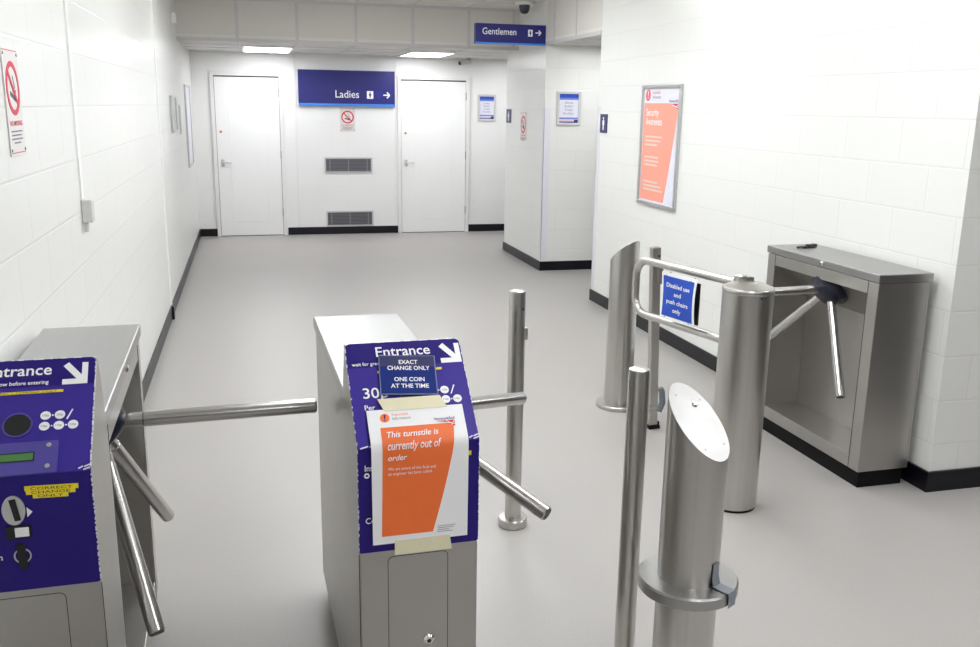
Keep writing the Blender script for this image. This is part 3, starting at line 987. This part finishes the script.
def toilet_icon(f, u, v, w, h, n, parent):
    m = MB(); m.slab(rounded(u - w / 2, u + w / 2, v - h / 2, v + h / 2, w * .08, 3), f, n, n + .001)
    p = m.build('pictogram_panel', M['white'], parent, smooth=False)
    m = MB()
    m.disc(u, v + h * .27, h * .085, f, n + .001, n + .002, 16)
    m.slab([(u - w * .17, v + h * .16), (u - w * .17, v - h * .10), (u - w * .09, v - h * .10), (u - w * .09, v - h * .36), (u + w * .09, v - h * .36), (u + w * .09, v - h * .10), (u + w * .17, v - h * .10), (u + w * .17, v + h * .16)], f, n + .001, n + .002)
    m.build('pictogram', M['navy'], p, smooth=False)


def arrow_right(m, f, u, v, s, n0, n1):
    w = s * .19
    m.bar(u - s * .5, v, u + s * .42, v, w, f, n0, n1)
    m.bar(u + s * .05, v + s * .42, u + s * .47, v, w, f, n0, n1)
    m.bar(u + s * .05, v - s * .42, u + s * .47, v, w, f, n0, n1)


# Ladies sign on the far wall
la = thing('direction_sign', (1.265, YF, 1.905), 'wide dark blue Ladies sign between the two white doors', 'sign', group='blue direction signs')
f = plane((0, 0, 0), (1, 0, 0), (0, 0, 1))
W2, H2 = .624, .226
m = MB(); m.box(-W2, W2, -.05, 0, -H2, H2); m.build('panel', M['navy'], la, smooth=False, bevel=.003)
m = MB(); m.box(-W2, W2, -.0515, -.05, -H2, -H2 + .032); m.build('stripe', M['bright_blue'], la, smooth=False)
m = MB(); m.text('Ladies', -.152, -.118, .092, f, .0515, width=.305, bold=.004)
m.build('lettering', M['white'], la, smooth=False)
m = MB(); arrow_right(m, f, .515, -.078, .088, .0505, .0515); m.build('arrow', M['white'], la, smooth=False)
toilet_icon(f, .298, -.078, .084, .098, .0505, la)
m = MB(); m.rect(.375, .445, -.125, -.03, f, .05, .0512); m.build('patch', M['blue_patch'], la, smooth=False)

# Gentlemen sign projecting from the pillar face
ge = thing('direction_sign', (XR, 9.235, 2.41), 'smaller dark blue Gentlemen sign projecting from the pillar under the ceiling', 'sign', group='blue direction signs')
m = MB(); m.box(-.735, -.002, -.03, .03, -.098, .098); m.build('panel', M['navy'], ge, smooth=False, bevel=.003)
m = MB(); m.box(-.735, -.002, -.0315, -.03, -.098, -.082); m.build('stripe', M['bright_blue'], ge, smooth=False)
m = MB(); m.text('Gentlemen', -.664, -.006, .062, f, .0315, width=.350, bold=.004)
m.build('lettering', M['white'], ge, smooth=False)
m = MB(); arrow_right(m, f, -.082, .022, .06, .0305, .0315); m.build('arrow', M['white'], ge, smooth=False)
toilet_icon(f, -.166, .018, .048, .066, .0305, ge)


def no_smoking(name_label, loc, rz, w, h, pale=False):
    t = thing('no_smoking_sign', loc, name_label, 'sign', rz, 'no smoking signs')
    m = MB(); m.rect(-w / 2, w / 2, -h / 2, h / 2, f, .0005, .004); m.build('plate', M['sign_plate'], t, smooth=False)
    red = M['red']
    R = w * .42
    cyv = h * .5 - w * .60
    m = MB(); m.ring(0, cyv, R * .80, R, f, .004, .0052, 40); m.bar(-R * .62, cyv + R * .62, R * .62, cyv - R * .62, R * .18, f, .0044, .0056)
    m.rect(-w * .46, w * .46, h * .485, h * .492, f, .004, .005); m.rect(-w * .46, w * .46, -h * .475, -h * .468, f, .004, .005)
    m.text('NO SMOKING', 0, cyv - R - h * .095, h * .045, f, .005, width=w * .80, bold=.02, align='C')
    m.build('red_print', red, t, smooth=False)
    m = MB()
    m.bar(-R * .45, cyv - R * .18, R * .30, cyv - R * .42, R * .17, f, .004, .0048)
    m.bar(R * .36, cyv - R * .40, R * .36, cyv - R * .05, R * .07, f, .004, .0048); m.bar(R * .30, cyv + R * .0, R * .10, cyv + R * .45, R * .06, f, .004, .0048)
    m.build('cigarette', M['hub'], t, smooth=False)
    m = MB()
    for k in range(4):
        v = cyv - R - h * .15 - h * .036 * k
        m.bar(-w * (.36, .34, .36, .22)[k], v, w * (.36, .30, .34, .2)[k], v, h * .014, f, .004, .0046)
    m.build('small_print', M['grey_print'], t, smooth=False)
    for (u, v) in ((-.44, .455), (.44, .455), (-.44, -.445), (.44, -.445)):
        m = MB(); m.disc(u * w, v * h, w * .025, f, .004, .006, 12); m.build('screw', M['grey_metal'], t, smooth=False)
    return t


no_smoking('no smoking sign at the left edge of the view on the near left wall', (XL, 3.028, 1.690), PI / 2, .185, .305)
no_smoking('no smoking sign hanging below the wide blue Ladies sign', (1.268, YF, 1.505), 0, .195, .302)
no_smoking('no smoking sign on the side of the pillar', (XR, 9.925, 1.496), -PI / 2, .225, .304)


def framed_notice(loc, w, h, lines, label):
    t = thing('framed_notice', loc, label, 'notice', group='small framed toilet notices')
    b = .028
    m = MB()
    m.rect(-w / 2, w / 2, h / 2 - b, h / 2, f, .0005, .016); m.rect(-w / 2, w / 2, -h / 2, -h / 2 + b, f, .0005, .016)
    m.rect(-w / 2, -w / 2 + b, -h / 2 + b, h / 2 - b, f, .0005, .016); m.rect(w / 2 - b, w / 2, -h / 2 + b, h / 2 - b, f, .0005, .016)
    m.build('frame', M['notice_frame'], t, smooth=False, bevel=.003)
    a, c = w / 2 - b, h / 2 - b
    m = MB(); m.rect(-a, a, -c, c, f, .0005, .006); m.build('sheet', M['notice_lilac'], t, smooth=False)
    m = MB(); m.rect(-a, a, c - h * .11, c, f, .006, .0066); m.build('top_band', M['mid_blue'], t, smooth=False)
    m = MB(); m.rect(-a, a, c - h * .17, c - h * .11, f, .006, .0066); m.build('pale_band', M['lilac_blue'], t, smooth=False)
    m = MB(); m.rect(-a, a, -c + h * .10, -c + h * .155, f, .006, .0066); m.build('pale_band', M['lilac_blue'], t, smooth=False)
    m = MB(); m.rect(-a, a, -c, -c + h * .035, f, .006, .0066); m.rect(a * .6, a, -c + h * .035, -c + h * .09, f, .006, .0066); m.build('bottom_band', M['navy'], t, smooth=False)
    m = MB(); m.rect(-a, a * .6, -c + h * .045, -c + h * .06, f, .006, .0068); m.build('red_line', M['red'], t, smooth=False)
    m = MB()
    for k, s in enumerate(lines):
        m.text(s, 0, h * (.14 - .105 * k), h * .062, f, .0068, align='C', width=w * (.34 if len(s) < 7 else .42))
    m.build('lettering', M['grey_print'], t, smooth=False)
    return t


framed_notice((3.155, YF, 1.685), .255, .352, ('Ladies', 'Public', 'Toilet', 'Facility'), 'framed notice on the far wall between the right door and the pillar')
framed_notice((3.219, 9.18, 1.695), .262, .346, ('Gents', 'Public', 'Toilet', 'Facility'), 'framed notice on the front of the pillar in the recess')


def plaque(loc, rz, w, h, label):
    t = thing('toilet_plaque', loc, label, 'plaque', rz, 'small navy toilet plaques')
    m = MB(); m.rect(-w / 2, w / 2, -h / 2, h / 2, f, .0005, .008); m.build('plate', M['navy_dark'], t, smooth=False, bevel=.001)
    m = MB(); m.disc(0, h * .27, h * .07, f, .008, .009, 16)
    m.slab([(-w * .13, h * .17), (-w * .13, -h * .08), (-w * .07, -h * .08), (-w * .07, -h * .34), (w * .07, -h * .34), (w * .07, -h * .08), (w * .13, -h * .08), (w * .13, h * .17)], f, .008, .009)
    m.build('pictogram', M['white'], t, smooth=False)
    return t


plaque((XR, 10.525, 1.598), -PI / 2, .19, .155, 'small navy toilet plaque at the far edge of the pillar side')
plaque((XR, 7.505, 1.575), -PI / 2, .155, .157, 'small navy toilet plaque at the far end of the right wall')

# security poster on the right wall
po = thing('framed_poster', (XR, 6.365, 1.430), 'framed orange Security Awareness poster on the right wall', 'poster', -PI / 2)
w, h, b = .672, .895, .028
m = MB()
m.rect(-w / 2, w / 2, h / 2 - b, h / 2, f, .0005, .022); m.rect(-w / 2, w / 2, -h / 2, -h / 2 + b, f, .0005, .022)
m.rect(-w / 2, -w / 2 + b, -h / 2 + b, h / 2 - b, f, .0005, .022); m.rect(w / 2 - b, w / 2, -h / 2 + b, h / 2 - b, f, .0005, .022)
m.build('frame', M['aluminium'], po, smooth=False, bevel=.005)
a, c = w / 2 - b, h / 2 - b
m = MB(); m.rect(-a, a, -c, c, f, .0005, .008); m.build('sheet', M['notice_lilac'], po, smooth=False)
q = lambda x, y: (-a + 2 * a * x, c - 2 * c * y)
m = MB(); m.slab([q(.02, .985), q(.70, .985), q(.80, .72), q(.90, .42), q(.975, .165), q(.75, .125), q(.02, .125)], f, .008, .009); m.build('orange_panel', M['orange_pale'], po, smooth=False)
m = MB(); m.text('Security', *q(.09, .235), .052, f, .0098, width=.225, bold=.008); m.text('Awareness', *q(.09, .315), .052, f, .0098, width=.285, bold=.008)
m.build('title', M['white'], po, smooth=False)
m = MB()
for blk, ys in (((.48, .44, .36), .42), ((.40, .42, .38), .60), ((.42, .52, .56), .82)):
    for k, ww in enumerate(blk):
        u0, v0 = q(.10, ys + k * .035); u1, _ = q(.10 + ww, 0)
        m.bar(u0, v0, u1, v0, .014, f, .009, .0095)
m.build('text_lines', M['pale_print'], po, smooth=False)
m = MB(); m.disc(*q(.12, .055), .043, f, .008, .009, 28); wb_ = m.build('warning_badge', M['red_pale'], po, smooth=False)
m = MB(); u_, v_ = q(.12, .055); m.slab([(u_ - .004, v_ - .008), (u_ + .004, v_ - .008), (u_ + .007, v_ + .028), (u_ - .007, v_ + .028)], f, .009, .0095); m.disc(u_, v_ - .02, .006, f, .009, .0095, 12)
m.build('exclamation_mark', M['white'], wb_, smooth=False)
m = MB(); m.text('Important', *q(.25, .045), .022, f, .0088, width=.135); m.build('heading', M['red_pale'], po, smooth=False)
m = MB(); m.text('Information', *q(.25, .085), .022, f, .0088, width=.145); m.build('subheading', M['grey_print'], po, smooth=False)
m = MB(); m.text('NetworkRail', *q(.72, .118), .020, f, .0096, width=.17); m.build('logo_lettering', M['navy'], po, smooth=False)
m = MB(); m.slab([q(.76, .13), q(.99, .13), q(.985, .185), q(.92, .165)], f, .009, .0096); lg = m.build('logo_flash', M['red'], po, smooth=False)
m = MB(); m.bar(*q(.80, .138), *q(.985, .165), .006, f, .0096, .0100); m.bar(*q(.93, .15), *q(.975, .135), .006, f, .0096, .0100); m.build('logo_line', M['white'], lg, smooth=False)


# notices far along the left wall (seen almost edge-on)
def side_frame(yc, zc, wy, hz, mat, label, depth=.02):
    t = thing('wall_notice', (XL, yc, zc), label, 'notice', PI / 2, 'notices along the left wall')
    b = .02
    m = MB()
    m.rect(-wy / 2, wy / 2, hz / 2 - b, hz / 2, f, .0005, depth); m.rect(-wy / 2, wy / 2, -hz / 2, -hz / 2 + b, f, .0005, depth)
    m.rect(-wy / 2, -wy / 2 + b, -hz / 2 + b, hz / 2 - b, f, .0005, depth); m.rect(wy / 2 - b, wy / 2, -hz / 2 + b, hz / 2 - b, f, .0005, depth)
    m.build('frame', M['aluminium'], t, smooth=False, bevel=.003)
    m = MB(); m.rect(-wy / 2 + b, wy / 2 - b, -hz / 2 + b, hz / 2 - b, f, .0005, depth * .4); m.build('sheet', M[mat], t, smooth=False)
    return t


side_frame(9.08, 1.592, .56, .326, 'notice_grey', 'grey framed notice on the far left wall, nearest of the three')
side_frame(9.93, 1.526, .11, .29, 'notice_grey', 'narrow pale notice on the left wall between the grey and lilac frames', .012)
side_frame(11.25, 1.436, .80, .905, 'notice_lilac', 'tall lilac framed notice on the left wall nearest the far door')

# switch box with cable on the left wall
sw = thing('switch_box', (XL, 4.012, 1.262), 'small grey switch box at the end of the trunking on left wall', 'switch')
m = MB(); m.box(.0005, .042, -.026, .026, -.045, .047); m.build('box', M['grey'], sw, smooth=False, bevel=.004)
m = MB(); m.box(.0005, .03, .026, .058, -.042, -.015); m.build('side_knob', M['grey'], sw, smooth=False, bevel=.006)
m = MB(); m.tube([(.014, -.006, -.045), (.012, -.006, -.085)], .008, 10); m.build('cable_stub', M['grey'], sw)
se = thing('sensor_box', (XL, 9.61, 2.478), 'tiny pale sensor box high on the left wall under the ceiling', 'sensor')
m = MB(); m.box(.0005, .045, -.04, .04, -.05, .05); m.build('case', M['frame_white'], se, smooth=False, bevel=.006)
m = MB(); m.disc(0, 0, .014, plane((.045, 0, -.015), (0, 1, 0), (0, 0, 1)), .0, .004, 16); m.build('lens', M['grey'], se)


# vents on the far wall
def vent(xc, zc, w, h, label):
    t = thing('wall_vent', (xc, YF, zc), label, 'vent', group='grey louvred vents on the far wall')
    b = .018
    m = MB()
    m.rect(-w / 2, w / 2, h / 2 - b, h / 2, f, .0005, .014); m.rect(-w / 2, w / 2, -h / 2, -h / 2 + b, f, .0005, .014)
    m.rect(-w / 2, -w / 2 + b, -h / 2 + b, h / 2 - b, f, .0005, .014); m.rect(w / 2 - b, w / 2, -h / 2 + b, h / 2 - b, f, .0005, .014)
    m.build('frame', M['aluminium'], t, smooth=False)
    m = MB(); m.rect(-w / 2 + b, w / 2 - b, -h / 2 + b, h / 2 - b, f, .0005, .003); m.build('backing', M['dark'], t, smooth=False)
    m = MB()
    k = 9
    for i in range(k):
        v = -h / 2 + b + (h - 2 * b) * (i + .5) / k
        m.slab([(-w / 2 + b, v - .0055), (w / 2 - b, v - .0055), (w / 2 - b, v + .0055), (-w / 2 + b, v + .0055)], f, .005, .009)
    m.build('slats', M['vent_grey'], t, smooth=False)
    m = MB()
    for u in (-w * .39, 0, w * .39): m.rect(u - .005, u + .005, -h / 2 + b, h / 2 - b, f, .009, .012)
    m.build('mullion', M['vent_light'], t, smooth=False)
    return t


vent(1.268, .917, .630, .200, 'grey louvred vent in the middle of the far wall, upper of two')
vent(1.274, .205, .628, .205, 'grey louvred vent just above the skirting, lower of two')

# dome camera on the ceiling and bullet camera over the right door
dc = thing('dome_camera', (2.79, 9.42, ZC), 'dark dome security camera under the ceiling by the Gentlemen sign', 'camera')
m = MB(); m.lathe([(.10, -.0045), (.10, -.022), (.08, -.032), (.0, -.033)], seg=32); m.build('mount', M['frame_white'], dc)
m = MB(); m.lathe([(.056, -.032), (.055, -.06), (.046, -.095), (.03, -.115), (.0, -.122)], seg=32); m.build('dome', M['dark'], dc)
bc = thing('bullet_camera', (2.87, 12.25, ZS), 'small grey bullet camera under the low ceiling above the right door', 'camera')
m = MB(); m.cyl((0, 0, -.0005), (0, 0, -.03), .03, 16); m.tube([(0, 0, -.02), (-.02, 0, -.045)], .012, 10); m.build('bracket', M['grey_metal'], bc)
m = MB(); m.cyl((.03, 0, -.035), (-.12, -.02, -.065), .026, 20, .004); m.build('housing', M['grey'], bc)
m = MB(); m.cyl((-.115, -.02, -.064), (-.135, -.022, -.068), .024, 20, .003); m.build('lens', M['black'], bc)
